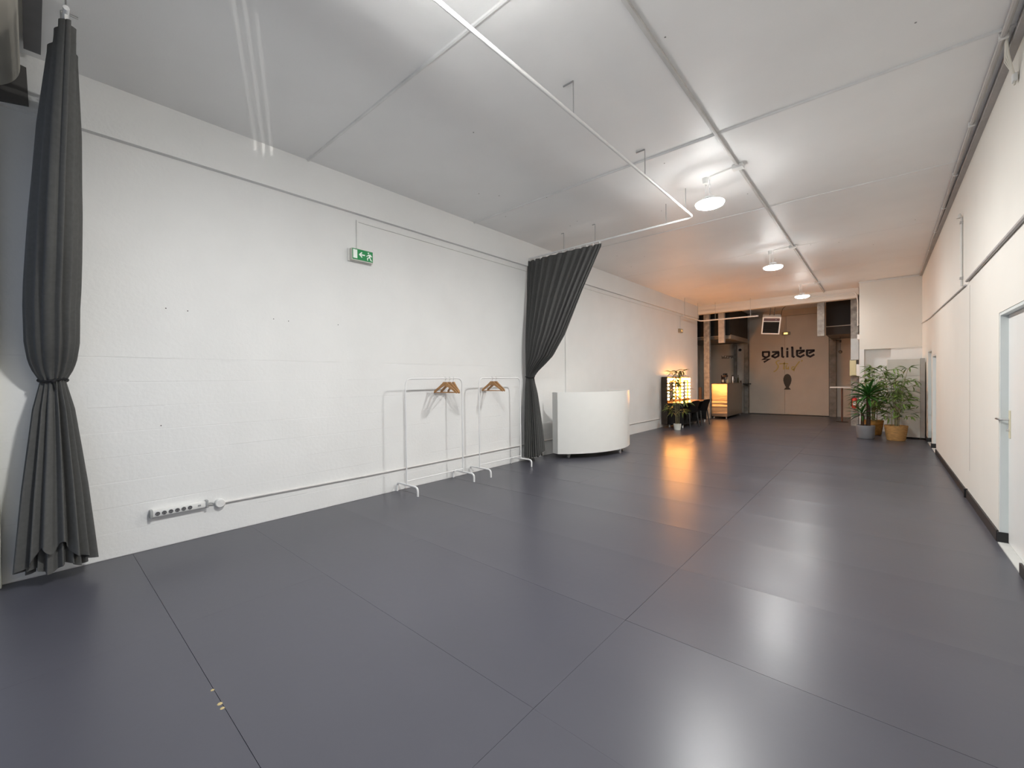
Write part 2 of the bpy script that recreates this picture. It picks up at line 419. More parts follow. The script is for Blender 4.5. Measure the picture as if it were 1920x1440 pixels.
# ================================================================== CURTAIN RAILS
RZ = 3.70
t = thing('curtain_rail', 'long white ceiling hung curtain rail bent round a corner', 'curtain rail', (2.98, 3.0, RZ))
path = arc_path([(2.985, .5, RZ), (2.985, 6.07, RZ), (.01, 6.07, RZ)], .12, 8)
obj('rail', tube(B(), path, .0145, 10), WHITE_METAL, t, smooth=True)
def rod(parent, x, y, zb, hx=0, hy=0):
    bm = B(); tube(bm, [(x, y, zb), (x, y, H-.004)], .0045, 6)
    if hx or hy: tube(bm, [(x, y, H-.006), (x+hx, y+hy, H-.006)], .007, 6)
    return obj('hanger_rod', bm, mat('rod metal', (.45, .45, .45), .4, 1), parent, smooth=True)
for y in (1.6, 3.04, 4.47, 5.75): rod(t, 2.985, y, RZ, -.10 if y < 5 else 0, 0)
for x in (.83, 1.44, 2.6): rod(t, x, 6.07, RZ, -.05 if x < 2 else 0)
rod(t, 2.985, .6, RZ)
t = thing('curtain_rail', 'short white rail carrying the far left curtain', 'curtain rail', (.7, .17, RZ))
obj('rail', tube(B(), [(.035, .17, RZ), (1.33, .17, RZ)], .0145, 10), WHITE_METAL, t, smooth=True)
for x in (.80, 1.30): rod(t, x, .17, RZ, 0, .08)

t = thing('corner_rail', 'short white L shaped rail hung below the beam at the far left', 'curtain rail', (.3, 14.5, 3.41))
obj('rail', tube(B(), arc_path([(.28, 13.5, 3.41), (.28, 15.18, 3.41), (2.02, 15.18, 3.40)], .12, 8), .022, 10), WHITE_METAL, t, smooth=True)
for (x, y) in ((.28, 13.62), (.28, 14.9), (.75, 15.18), (1.8, 15.18)): rod(t, x, y, 3.41)

# ================================================================== CURTAINS
def curtain(name, label, yc, rail_y, x_left, right_tab, b_tab, amp_tab, seed, zt=3.655, hem=None, NF=26):
    rnd = random.Random(seed); NT = NF*22; NZ = 84
    famp = [rnd.uniform(.45, 1.25) for _ in range(NF)]; fph = [rnd.uniform(-.25, .25) for _ in range(NF)]
    t = thing(name, label, 'curtain', (.2, yc, .1), 'charcoal curtains tied back at the left wall')
    def cloth(scale, zbot, amps):
        bm = B(); rings = []
        for iz in range(NZ+1):
            s = iz/NZ; zr = zt+(0-zt)*s
            row = []
            for k in range(NT):
                a = 2*PI*k/NT
                zb = zbot(a)
                z = zt-(zt-zb)*s
                f = a/(2*PI)*NF; i0 = int(f) % NF; fr = f-int(f)
                i1 = (i0+1) % NF; sm = fr*fr*(3-2*fr)
                am = famp[i0]*(1-sm)+famp[i1]*sm; ph = fph[i0]*(1-sm)+fph[i1]*sm
                xr = lerp_table(right_tab, z); xl = lerp_table(x_left, z)
                A = (xr-xl)/2*scale; xc = (xr+xl)/2; bb = lerp_table(b_tab, z)*scale
                amp = lerp_table(amp_tab, z)*am*amps
                w = math.sin(2*PI*(f+ph+.10*math.sin(z*1.7+seed)))
                w = math.copysign(abs(w)**1.15, w)
                nx, ny = math.cos(a)/max(A, .01), math.sin(a)/max(bb, .01); l = math.hypot(nx, ny); nx /= l; ny /= l
                tw = min(1, max(0, (zt-z)/1.6))
                y0 = rail_y+(yc-rail_y)*tw
                x = xc+A*math.cos(a)+nx*amp*w; y = y0+bb*math.sin(a)+ny*amp*w
                row.append(bm.verts.new((max(x, .032), y, z)))
            rings.append(row)
        for r0, r1 in zip(rings, rings[1:]):
            for k in range(NT): bm.faces.new((r0[k], r0[(k+1) % NT], r1[(k+1) % NT], r1[k]))
        return bm
    hem = hem or (lambda a: .10)
    obj('cloth', cloth(1, hem, 1), CLOTH, t, smooth='all')
    bm = cloth(.72, lambda a: min(hem(a), hem(PI/2))-.005+.025*math.sin(5*a), .8)
    bmesh.ops.delete(bm, geom=[v for v in bm.verts if v.co.z > 1.3], context='VERTS')
    obj('inner_fold', bm, CLOTH, t, smooth='all')
    zt_ = 1.52; xr = lerp_table(right_tab, zt_); xl = lerp_table(x_left, zt_); bb = lerp_table(b_tab, zt_)
    pts = [((xr+xl)/2+((xr-xl)/2+.016)*math.cos(2*PI*k/28), yc+(bb+.016)*math.sin(2*PI*k/28), zt_+.01*math.sin(4*PI*k/28)) for k in range(28)]
    pts = [(max(p[0], .012), p[1], p[2]) for p in pts]
    bm = tube(B(), pts, .009, 8, closed=True); ball(bm, (xr+.012, yc, zt_-.008), .016); tube(bm, [(xr+.012, yc, zt_-.01), (xr+.018, yc+.01, zt_-.07)], .006, 6)
    obj('tie_cord', bm, CLOTH_DARK, t, smooth=True)
    xr = lerp_table(right_tab, zt)
    for k in range(13):
        x = .08+(xr-.1)*k/12
        bm = bx(x-.008, x+.008, rail_y-.007, rail_y+.007, zt-.02, RZ-.012, bev=.003)
        obj('glider', bm, WHITE_PLASTIC, t)
    return t
xl2 = [(0, .05), (.1, .05), (1.5, .045), (2.3, .045), (3.7, .045)]
curtain('tied_curtain', 'charcoal curtain tied back in the middle of the wall beside the white counter', 6.0, 6.07, xl2,
        [(.05, .36), (.6, .31), (1.2, .235), (1.42, .185), (1.52, .175), (1.62, .26), (1.75, .43), (1.89, .60), (2.25, .85), (2.96, 1.20), (3.62, 1.54)],
        [(.05, .20), (.7, .16), (1.3, .10), (1.52, .07), (1.7, .10), (2.2, .115), (3, .065), (3.62, .028)],
        [(.05, .026), (1.3, .018), (1.52, .010), (1.75, .02), (2.4, .026), (3.62, .020)], 3,
        hem=lambda a: .09+.10*max(0, math.cos(a-.5))**2)
curtain('tied_curtain', 'charcoal curtain tied back at the far left of the picture', .11, .17, xl2,
        [(.1, .36), (.6, .31), (1.2, .235), (1.42, .185), (1.52, .175), (1.62, .24), (1.75, .34), (1.95, .46), (2.4, .70), (2.96, .92), (3.62, 1.30)],
        [(.1, .20), (.7, .155), (1.3, .095), (1.52, .062), (1.57, .095), (1.66, .122), (1.8, .137), (2.2, .135), (2.7, .12), (3.2, .095), (3.62, .055)],
        [(.1, .040), (1.3, .024), (1.52, .009), (1.75, .012), (2.4, .018), (3.62, .018)], 8,
        NF=16, hem=lambda a: .12+(.17+.05*math.sin(9*a))*max(0, math.cos(a+.1))**3)

# ---- roller shutter at the front opening
t = thing('roller_shutter', 'beige roller shutter drum with end bracket above the far left curtain', 'shutter', (.1, -.2, 3.6))
DRUM = mat('beige shutter paint', (.50, .47, .40), .5, var=.05)
cy, cz, rr = -.222, 3.775, .205
obj('drum', tube(B(), [(.26, cy, cz), (5.6, cy, cz)], rr, 40), DRUM, t, smooth=True)
bm = prism(B(), [(-.42, H-.02), (.012, H-.11), (.02, 3.60), (-.20, 3.56), (-.42, 3.60)], 0, .055, .075)
obj('end_plate', bm, mat('dark bracket steel', (.10, .095, .09), .6), t)
obj('axle', tube(B(), [(.07, cy, cz), (.27, cy, cz)], .05, 16), mat('axle steel', (.2, .19, .18), .5, 1), t, smooth=True)
tag(obj('shutter_guide', bx(.004, .09, -.215, -.168, 0, 3.58, bev=.004), mat('cream guide paint', (.72, .71, .58), .5), origin=(.045, -.19, 0)), 'pale upright shutter guide at the left edge of the picture', 'guide rail')
tag(obj('steel_lintel', bx(.22, 5.6, .0, .085, H-.05, H-.002), mat('grey lintel paint', (.16, .16, .17), .6), origin=(.22, .04, H-.05)), 'dark grey steel bar on the ceiling beside the shutter drum', 'beam')

# ================================================================== LEFT WALL FITTINGS
GREEN = mat('exit sign green', (.006, .20, .055), .35, var=0, emit=(.006, .20, .055), estr=.25)
GLYPH = mat('exit sign glyph', (.75, .80, .75), .4, var=0, emit=(.75, .8, .75), estr=.2)
t = thing('exit_sign', 'green emergency exit sign with arrow and running figure', 'exit sign', (.06, 2.74, 2.98))
y0, y1, z0, z1 = 2.60, 2.885, 2.985, 3.12
obj('back_plate', bx(.002, .018, y0-.02, y1+.015, z0-.02, z1+.0, bev=.004), WHITE_PLASTIC, t)
obj('case', bx(.018, .075, y0, y1, z0-.012, z1, bev=.005), mat('sign case', (.62, .62, .56), .4), t, smooth=True)
obj('green_face', bx(.075, .079, y0+.006, y1-.006, z0, z1-.006), GREEN, t)
def glyph(polys, name):
    bm = B()
    for p in polys: prism(bm, [(y0+u*(y1-y0), z0+v*(z1-z0)) for u, v in p], 0, .079, .081)
    obj(name, bm, GLYPH, t)
glyph([[(.05, .10), (.24, .10), (.24, .88), (.05, .88)]], 'white_panel')
glyph([[(.31, .5), (.44, .76), (.48, .70), (.42, .56), (.60, .56), (.60, .45), (.42, .45), (.48, .30), (.44, .24)]], 'arrow')
glyph([[(.72, .80), (.77, .86), (.81, .80), (.77, .72)], [(.74, .66), (.86, .70), (.90, .64), (.84, .36), (.78, .40), (.80, .58)],
       [(.66, .50), (.68, .44), (.80, .56), (.78, .64)], [(.86, .68), (.95, .52), (.92, .47), (.85, .58)],
       [(.78, .42), (.84, .36), (.74, .30), (.74, .10), (.70, .10), (.70, .34)], [(.82, .40), (.88, .34), (.90, .18), (.95, .14), (.95, .10), (.86, .12), (.84, .28)]], 'running_figure')

t = thing('wall_trunking', 'thin white cable trunking under the left wall ledge', 'trunking', (.01, 2.7, 3.1))
obj('duct', bx(.001, .016, 2.70, 15.5, 3.475, 3.495), WHITE_PLASTIC, t)
obj('drop', bx(.001, .016, 2.70, 2.722, 3.12, 3.475), WHITE_PLASTIC, t)
obj('drop', bx(.001, .014, 13.985, 13.998, 3.03, 3.475), WHITE_PLASTIC, t)
tag(obj('pilaster_strip', bx(.001, .02, 7.30, 7.40, 0.0, 3.47), WHITE_WALL, origin=(.01, 7.35, 0)), 'flat white vertical strip on wall above the counter', 'wall strip')

# emergency lights
def emergency(label, c, ax, lit):
    t = thing('emergency_light', label, 'light', c, 'small emergency lights')
    x, y, z = c
    em = mat('amber lens lit', (.8, .55, .2), .3, var=0, emit=(1, .62, .16), estr=2.5) if lit else mat('amber lens dim', (.6, .42, .2), .3, var=0, emit=(1, .6, .2), estr=.5)
    if ax == 0:
        obj('case', bx(x, x+.06, y-.14, y+.14, z, z+.12, bev=.006), mat('olive case', (.32, .28, .2), .5), t)
        obj('lens', bx(x+.06, x+.066, y-.04, y+.09, z+.03, z+.09), em, t)
    else:
        obj('case', bx(x-.13, x+.13, y-.07, y, z, z+.12, bev=.006), mat('olive case', (.32, .28, .2), .5), t)
        obj('lens', bx(x-.06, x+.06, y-.076, y-.07, z+.03, z+.09), em, t)
emergency('small dim emergency light high on the left wall near the beam', (.0, 13.95, 2.94), 0, False)
emergency('small lit amber emergency light on the back panel', (2.21, Y_BACK-.05, 3.05), 1, True)
tag(obj('light_cable', bx(2.203, 2.217, Y_BACK-.06, Y_BACK-.05, 3.17, 3.78), mat('cable brown', (.30, .26, .22), .6), origin=(2.21, Y_BACK-.055, 3.17)), 'thin vertical cable above the amber light on the back panel', 'cable')

# power strip
t = thing('power_strip', 'white six socket power strip fixed low on the left wall', 'power strip', (.03, .89, .29))
obj('body', bx(.002, .050, .69, 1.085, .292, .348, bev=.006), WHITE_PLASTIC, t, smooth=True)
for y in (.672, 1.083): obj('end_cap', bx(.002, .058, y, y+.022, .284, .356, bev=.005), GREY_PLASTIC, t, smooth=True)
for k in range(6):
    y = .725+k*.047
    s = obj('socket', tube(B(), [(.050, y, .318), (.0525, y, .318)], .020, 20), mat('socket rim', (.55, .56, .56), .5), t)
    bm = tube(B(), [(.0525, y, .318), (.0535, y, .318)], .0165, 20); obj('socket_well', bm, mat('socket dark', (.09, .09, .095), .5), s)
    bm = B(); tube(bm, [(.0535, y-.006, .315), (.0545, y-.006, .315)], .003, 6); tube(bm, [(.0535, y+.006, .315), (.0545, y+.006, .315)], .003, 6); obj('contact', bm, CHROME, s)
obj('switch', bx(.050, .054, 1.022, 1.044, .312, .328), GREY_PLASTIC, t)
obj('cable', tube(B(), arc_path([(.03, 1.10, .318), (.03, 1.13, .322), (.02, 1.155, .305), (.02, 1.19, .298)], .02), .007, 6), GREY_PLASTIC, t, smooth=True)
t = thing('junction_box', 'round white junction box beside the power strip', 'junction box', (.0, 1.205, .30))
obj('box', tube(B(), [(.0015, 1.205, .300), (.042, 1.205, .300), (.048, 1.205, .300)], [.042, .042, .036], 24), WHITE_PLASTIC, t, smooth=True)
t = thing('low_conduit', 'thin white conduit running low along the left wall', 'conduit', (.02, 5, .29))
obj('pipe', tube(B(), [(.014, 1.245, .298), (.014, 2.9, .285), (.014, 5.8, .285), (.014, 12.3, .27)], .011, 8), mat('conduit white', (.74, .72, .70), .5), t, smooth=True)

# ================================================================== GARMENT RACKS
RX = .242
def rack(y0, label):
    t = thing('garment_rack', label, 'clothes rack', (RX, y0+.495, 0), 'white garment racks')
    y1 = y0+.99
    obj('hanging_frame', tube(B(), arc_path([(RX, y0, .125), (RX, y0, 1.51), (RX, y1, 1.51), (RX, y1, .125)], .10, 8), .0105, 10), WHITE_METAL, t, smooth=True)
    obj('lower_bar', tube(B(), [(RX, y0+.005, .16), (RX, y1-.005, .16)], .008, 8), WHITE_METAL, t, smooth=True)
    for y in (y0, y1):
        obj('foot', tube(B(), arc_path([(RX-.225, y, .0), (RX-.225, y, .115), (RX+.235, y, .115), (RX+.235, y, .0)], .075, 6), .0135, 10), WHITE_METAL, t, smooth=True)
rack(3.228, 'white tube garment rack holding three wooden hangers')
rack(4.569, 'white tube garment rack holding two wooden hangers beside the curtain')
def hanger(y, rz, label, grp):
    t = thing('coat_hanger', label, 'hanger', (RX, y, 1.508), grp)
    ORG[t.name] = Vector((0, 0, 0))
    bm = B(); w = .22
    top = [(-w, -.195), (-w*.95, -.175), (-.10, -.105), (-.045, -.065), (-.03, -.05), (.03, -.05), (.045, -.065), (.10, -.105), (w*.95, -.175), (w, -.195)]
    bot = [(w*.98, -.212), (.10, -.142), (0, -.098), (-.10, -.142), (-w*.98, -.212)]
    prism(bm, top+bot, 1, -.0085, .0085)
    obj('shoulders', bm, WOOD, t)
    obj('bar', tube(B(), [(-w*.9, 0, -.200), (w*.9, 0, -.200)], .006, 8), WOOD, t)
    pts = [(0, 0, -.05), (0, 0, -.02)]
    for k in range(11):
        a = math.radians(-60+k*24); pts.append((.022*math.cos(a)*-1 if False else .020*math.cos(a), 0, .0-.001+.020*math.sin(a)+.0))
    obj('hook', tube(B(), pts, .0022, 6), CHROME, t, smooth=True)
    t.rotation_euler = (0, 0, rz)
for i, (px, rz, l) in enumerate(((834.5, .12, 'leftmost wooden hanger on the rack with three'), (842.5, -.08, 'middle wooden hanger on the rack with three'), (850, -.32, 'rightmost wooden hanger on the rack with three'))):
    hanger(pix(px, 712, 0, RX).y, rz, l, 'wooden coat hangers')
for i, (px, rz, l) in enumerate(((922.5, .05, 'left wooden hanger on the rack beside the curtain'), (929.5, -.12, 'right wooden hanger on the rack beside the curtain'))):
    hanger(pix(px, 712, 0, RX).y, rz, l, 'wooden coat hangers')

# ================================================================== RECEPTION COUNTER
t = thing('reception_counter', 'curved white reception counter on castors', 'counter', (.7, 7.3, 0))
P0, P1 = Vector((.43, 6.40, 0)), Vector((.95, 8.28, 0))
ch = P1-P0; nrm = Vector((ch.y, -ch.x, 0)).normalized(); sag = .345
mid = (P0+P1)/2; L = ch.length; R = (L*L/4+sag*sag)/(2*sag); cen = mid-nrm*(R-sag)
a0 = math.atan2(P0.y-cen.y, P0.x-cen.x); a1 = math.atan2(P1.y-cen.y, P1.x-cen.x)
def arc(r, n=28): return [(cen.x+r*math.cos(a0+(a1-a0)*k/n), cen.y+r*math.sin(a0+(a1-a0)*k/n)) for k in range(n+1)]
Z0, Z1 = .09, 1.232
obj('curved_front', prism(B(), arc(R)+arc(R-.022)[::-1], 2, Z0, Z1), WHITE_GLOSS, t, smooth=True)
bk = -nrm
def slab(p, q, th, z0, z1):
    p, q = Vector(p), Vector(q); d = (q-p).normalized(); n = Vector((-d.y, d.x, 0))*th/2
    return prism(B(), [tuple((p-n)[:2]), tuple((q-n)[:2]), tuple((q+n)[:2]), tuple((p+n)[:2])], 2, z0, z1)
e0 = P0+bk*.15; e1 = P1+bk*.62
sd = ch.normalized()*.012
obj('side_panel', slab(P0+sd-nrm*.012, e0+sd, .022, Z0, Z1), WHITE_GLOSS, t)
obj('side_panel', slab(P1-sd-nrm*.012, e1-sd, .022, Z0, Z1), WHITE_GLOSS, t)
inn = arc(R-.026)
obj('worktop', prism(B(), [tuple((e0+sd*2)[:2])]+inn[1:-1]+[tuple((e1-sd*2)[:2])], 2, .86, .89), WHITE_GLOSS, t)
obj('base_board', prism(B(), [tuple((e0+sd*3)[:2])]+arc(R-.03)[1:-1]+[tuple((e1-sd*3)[:2])], 2, Z0+.0, Z0+.03), BLACK, t)
def castor(parent, x, y, r=.03, m=None, name='castor'):
    bm = B(); tube(bm, [(x-.012, y, r), (x+.012, y, r)], r, 16); box(bm, x-.018, x+.018, y-.02, y+.02, r*1.9, r*2+.03)
    return obj(name, bm, m or mat('castor grey', (.45, .45, .45), .35, .6), parent, smooth=True)
for (x, y) in ((.53, 6.60), (1.06, 7.62), (.86, 8.1), (.42, 6.80)): castor(t, x, y, .030)

# ================================================================== VANITY STATION
t = thing('vanity_desk', 'dark makeup desk on white castors below the lit mirrors', 'desk', (.35, 13.5, 0))
DW = mat('dark brown board', (.035, .022, .014), .5, var=.2, scale=8)
DT = mat('varnished desk top', (.30, .17, .075), .22, var=.2, scale=6)
obj('desk_top', bx(.14, .66, 12.42, 14.62, .71, .735, bev=.003), DT, t)
obj('end_panel', bx(.16, .62, 12.44, 12.465, .085, .71), BLACK, t)
obj('end_panel', bx(.16, .62, 14.58, 14.605, .085, .71), BLACK, t)
obj('back_panel', bx(.145, .165, 12.44, 14.6, .085, .71), BLACK, t)
obj('shelf', bx(.17, .6, 12.47, 14.57, .10, .12), BLACK, t)
for (x, y) in ((.2, 12.5), (.58, 12.5), (.2, 14.55), (.58, 14.55)): castor(t, x, y, .032, WHITE_PLASTIC)
t = thing('vanity_mirror', 'pair of makeup mirrors ringed by glowing warm bulbs', 'mirror', (.08, 13.5, .73))
obj('side_board', bx(.03, .20, 12.335, 12.358, .09, 1.505, bev=.002), DW, t)
obj('frame_board', bx(.03, .075, 12.36, 14.62, .09, 1.50, bev=.003), mat('bulb glow board', (.26, .12, .04), .5, var=.15, scale=8), t)  # orange tone carries the glow between the bulbs in the board colour
BULB = mat('warm bulb', (1, .8, .5), .3, var=0, emit=(1, .40, .085), estr=BULB_STRENGTH)
SOCK = mat('bulb socket', (.6, .45, .2), .4, .5)
MIR = mat('mirror glass', (.85, .82, .78), .02, 1, var=0)
for (ya, yb) in ((12.60, 13.36), (13.78, 14.44)):
    obj('mirror_glass', bx(.075, .080, ya+.09, yb-.09, .80, 1.34), MIR, t)
    spots = [(y, .83+.105*k) for y in (ya, yb) for k in range(6)]+[(ya+(yb-ya)*k/5, 1.43) for k in range(6)]
    for (y, z) in spots:
        bm = B(); ball(bm, (.130, y, z), .034, 10, 8)
        b = obj('bulb', bm, BULB, t, smooth='all')
        obj('bulb_socket', tube(B(), [(.075, y, z), (.101, y, z)], .016, 10), SOCK, b, smooth=True)

def chair(x, y, rz, label):
    t = thing('plastic_chair', label, 'chair', (x, y, 0), 'chairs at the makeup desk'); ORG[t.name] = Vector((0, 0, 0))
    CH_ = BLACK_PLASTIC
    bm = B(); n = 8; g = []
    for i in range(n+1):
        row = []
        for j in range(n+1):
            u, v = i/n*2-1, j/n*2-1
            row.append(bm.verts.new((u*.20, v*.21*(1-.08*max(0, u)), .445+.014*u*u+.012*v*v-.02*max(0, u))))
        g.append(row)
    for i in range(n):
        for j in range(n): bm.faces.new((g[i][j], g[i+1][j], g[i+1][j+1], g[i][j+1]))
    bmesh.ops.solidify(bm, geom=bm.faces[:], thickness=.022)
    obj('seat', bm, CH_, t, smooth=True)
    bm = B(); g = []
    for i in range(n+1):
        row = []
        for j in range(n+1):
            h, v = i/n, j/n*2-1
            row.append(bm.verts.new((.19+.10*h+.03*h*h-.035*v*v, v*(.20-.025*h), .44+.36*h-.02*v*v*h)))
        g.append(row)
    for i in range(n):
        for j in range(n): bm.faces.new((g[i][j], g[i+1][j], g[i+1][j+1], g[i][j+1]))
    bmesh.ops.solidify(bm, geom=bm.faces[:], thickness=.02)
    obj('backrest', bm, CH_, t, smooth=True)
    for sx in (-1, 1):
        for sy in (-1, 1):
            obj('leg', tube(B(), [(.17*sx, .17*sy, .45), (.20*sx+.03*(sx > 0), .20*sy, 0)], [.022, .015], 8), mat('chair leg charcoal', (.05, .05, .048), .5), t, smooth=True)
    t.rotation_euler = (0, 0, rz)
chair(.60, 12.90, -.34, 'black plastic chair at the makeup desk nearer the palm')
chair(.62, 13.84, -.30, 'black plastic chair at the makeup desk nearer the foil counter')

# ================================================================== PLANTS
def leaf_mesh(name, L, w, droop, m, fold=.25, seg=4):
    bm = B(); rows = []
    for i in range(seg+1):
        s = i/seg; ww = w*math.sin(PI*min(1, (.08+.92*s)))**.8*(1 if s < 1 else 0)
        if i == seg: ww = .0004
        x = L*s*(1-.25*droop*s); z = -droop*L*s*s*.7
        rows.append([bm.verts.new((x, -ww/2, z+fold*ww)), bm.verts.new((x, 0, z)), bm.verts.new((x, ww/2, z+fold*ww))])
    for a, b in zip(rows, rows[1:]):
        bm.faces.new((a[0], a[1], b[1], b[0])); bm.faces.new((a[1], a[2], b[2], b[1]))
    me = bpy.data.meshes.new(name); bm.to_mesh(me); bm.free(); me.materials.append(m)
    for p in me.polygons: p.use_smooth = True
    return me
def put_leaf(parent, me, pos, yaw, pitch, sc=1, roll=0):
    o = bpy.data.objects.new('leaf', me); C.objects.link(o); o.parent = parent
    o.matrix_local = Matrix.Translation(Vector(pos)-org(parent)) @ Matrix.Rotation(yaw, 4, 'Z') @ Matrix.Rotation(-pitch, 4, 'Y') @ Matrix.Rotation(roll, 4, 'X') @ Matrix.Scale(sc, 4)
    return o
def basket(t, x, y, r0, r1, h, m, ribs=True):
    prof = []
    n = 12 if ribs else 2
    for k in range(n+1):
        s = k/n; prof.append((r0+(r1-r0)*s**.8+(.004 if ribs and k % 2 else 0), h*s))
    prof += [(r1-.018, h), (r1-.03, h-.06)]
    obj('pot', lathe(B(), prof, (x, y, 0), 28), m, t, smooth=True)
    obj('soil', lathe(B(), [(r1-.028, h-.07), (r1-.03, h-.055), (0, h-.04)], (x, y, 0), 20), SOIL, t, smooth=True)
def bamboo(name, label, x, y, h, ph, r0, r1, m_pot, culms, tufts, seed, lm, spread=.33, Lf=.17, ribs=True, cr=.009, z_lo=.45):
    rnd = random.Random(seed)
    t = thing(name, label, 'plant', (x, y, 0), 'potted plants')
    basket(t, x, y, r0, r1, ph, m_pot, ribs)
    me = leaf_mesh('leaf', Lf, Lf*.17, .45, lm); count = 0; extra = B()
    lines = []
    for k in range(culms):
        a = 2*PI*k/culms+rnd.uniform(-.4, .4); rb = rnd.uniform(.02, .07); lean = rnd.uniform(.03, .16); hh = h*rnd.uniform(.72, .98) if k else h*.93
        pts = [Vector((x+math.cos(a)*(rb+lean*s*s), y+math.sin(a)*(rb+lean*s*s), ph-.05+(hh-ph)*s)) for s in [i/9 for i in range(10)]]
        obj('culm', tube(B(), pts, [cr*(1-.6*i/9) for i in range(10)], 7), CULM, t, smooth=True)
        lines.append(pts)
    for k in range(tufts):
        pts = lines[k % len(lines)]
        s = rnd.uniform(z_lo if k % 4 else .15, 1.0)
        if k < len(lines): s = 1
        i = min(8, int(s*9)); p = pts[i].lerp(pts[i+1], s*9-i) if s < 1 else pts[9]
        a = rnd.uniform(0, 2*PI); d = rnd.uniform(.10, spread)*(1.05-.45*s) if s < 1 else .03
        e = p+Vector((math.cos(a)*d, math.sin(a)*d, d*rnd.uniform(.05, .6)))
        e.x = min(e.x, W-.16) if x > 3 else max(e.x, .12)
        tw = tube(B(), [p, p.lerp(e, .5)+Vector((0, 0, .02)), e], [.004, .003, .002], 5)
        obj('twig', tw, CULM, t, smooth=True)
        for q in range(rnd.randint(5, 6)):
            yw = a+rnd.uniform(-1.25, 1.25); b = p.lerp(e, rnd.uniform(.45, 1))
            L = Lf
            if x > 3 and b.x+L*math.cos(yw) > W-.02: yw = PI-yw
            if x < 1 and b.x+L*math.cos(yw) < .03: yw = PI-yw
            pt, sc, rl = rnd.uniform(-.55, .75), rnd.uniform(.65, 1.15), rnd.uniform(-.6, .6); count += 1
            if count <= 290: put_leaf(t, me, b, yw, pt, sc, rl)
            else:
                n0 = len(extra.verts); extra.from_mesh(me); extra.verts.ensure_lookup_table()
                bmesh.ops.transform(extra, matrix=Matrix.Translation(b) @ Matrix.Rotation(yw, 4, 'Z') @ Matrix.Rotation(-pt, 4, 'Y') @ Matrix.Rotation(rl, 4, 'X') @ Matrix.Scale(sc, 4), verts=extra.verts[n0:])
    if len(extra.verts): obj('foliage', extra, lm, t, smooth='all')['kind'] = 'stuff'
    else: extra.free()
    return t
BASK = mat('woven basket', (.45, .25, .085), .7, var=.3, scale=14, bump=.6, bscale=60, stretch=(1, 1, 5))
bamboo('potted_bamboo', 'potted bamboo in a woven basket in front of the grey board', 5.19, 12.9, 1.78, .34, .155, .205, BASK, 7, 84, 11, LEAF, spread=.58, Lf=.19, z_lo=.16)
bamboo('potted_bamboo', 'potted bamboo in a basket behind the yucca', 4.80, 13.85, 1.83, .36, .14, .19, mat('ochre basket', (.38, .21, .05), .7, var=.3, scale=14, bump=.5, bscale=60), 7, 84, 5, LEAF, spread=.58, Lf=.19, z_lo=.22)
bamboo('potted_palm', 'slender palm in a white pot beside the makeup desk', .60, 12.02, 1.82, .17, .085, .105, mat('white pot glaze', (.74, .76, .70), .4), 4, 34, 21, LEAF3, spread=.42, Lf=.24, ribs=False, cr=.008, z_lo=.2)
# yucca
t = thing('potted_yucca', 'two stem yucca in a grey pot beside the rear passage', 'plant', (4.66, 12.92, 0), 'potted plants')
obj('pot', lathe(B(), [(.15, 0), (.165, .02), (.175, .30), (.165, .31), (.155, .25)], (4.66, 12.92, 0), 28), mat('grey clay pot', (.22, .23, .25), .6, var=.1), t, smooth=True)
obj('soil', lathe(B(), [(.155, .24), (.15, .265), (0, .275)], (4.66, 12.92, 0), 20), SOIL, t, smooth=True)
me = leaf_mesh('leaf', .53, .062, .45, LEAF2, fold=.3, seg=6)
rnd = random.Random(4)
for (dx, dy, z1, n, sc, rr_) in ((.045, .01, 1.02, 46, 1.0, .040), (-.06, -.02, .60, 26, .66, .032)):
    bx_, by_ = 4.66+dx, 12.92+dy
    obj('trunk', tube(B(), [(bx_, by_, .24), (bx_+.01, by_, .5), (bx_, by_, z1)], [rr_*1.1, rr_, rr_*.85], 12), TRUNK, t, smooth=True)
    for k in range(n):
        yw = k*2.39996; s = k/n
        put_leaf(t, me, (bx_+.02*math.cos(yw), by_+.02*math.sin(yw), z1-.08+.1*s), yw, -.25+1.55*s+rnd.uniform(-.12, .12), sc*rnd.uniform(.75, 1.05), rnd.uniform(-.2, .2))

# ================================================================== WHITE BOARD UNIT IN THE CORNER
t = thing('storage_cabinet', 'tall plain grey white cabinet standing behind the basket bamboo', 'cabinet', (5.35, 13.7, 0))
obj('carcass', bx(5.05, 5.615, 13.43, 14.55, .03, 1.85, bev=.002), mat('grey white board', (.66, .65, .60), .5, var=.05, scale=4), t)
obj('lower_front', bx(5.055, 5.61, 13.412, 13.43, .035, 1.455, bev=.002), mat('grey white board'), t) if False else obj('lower_front', bx(5.055, 5.61, 13.412, 13.43, .035, 1.455, bev=.002), MATS['grey white board'], t)
obj('upper_front', bx(5.055, 5.61, 13.412, 13.43, 1.462, 1.845, bev=.002), MATS['grey white board'], t)
obj('gap_shade_strip', bx(5.615, 5.69, 13.42, 13.44, .03, 1.86), mat('gap shade grey', (.45, .43, .40), .5), t)  # shade in the gap to the wall, painted as a darker grey strip
obj('plinth', bx(5.07, 5.6, 13.46, 14.5, 0, .03), BLACK, t)

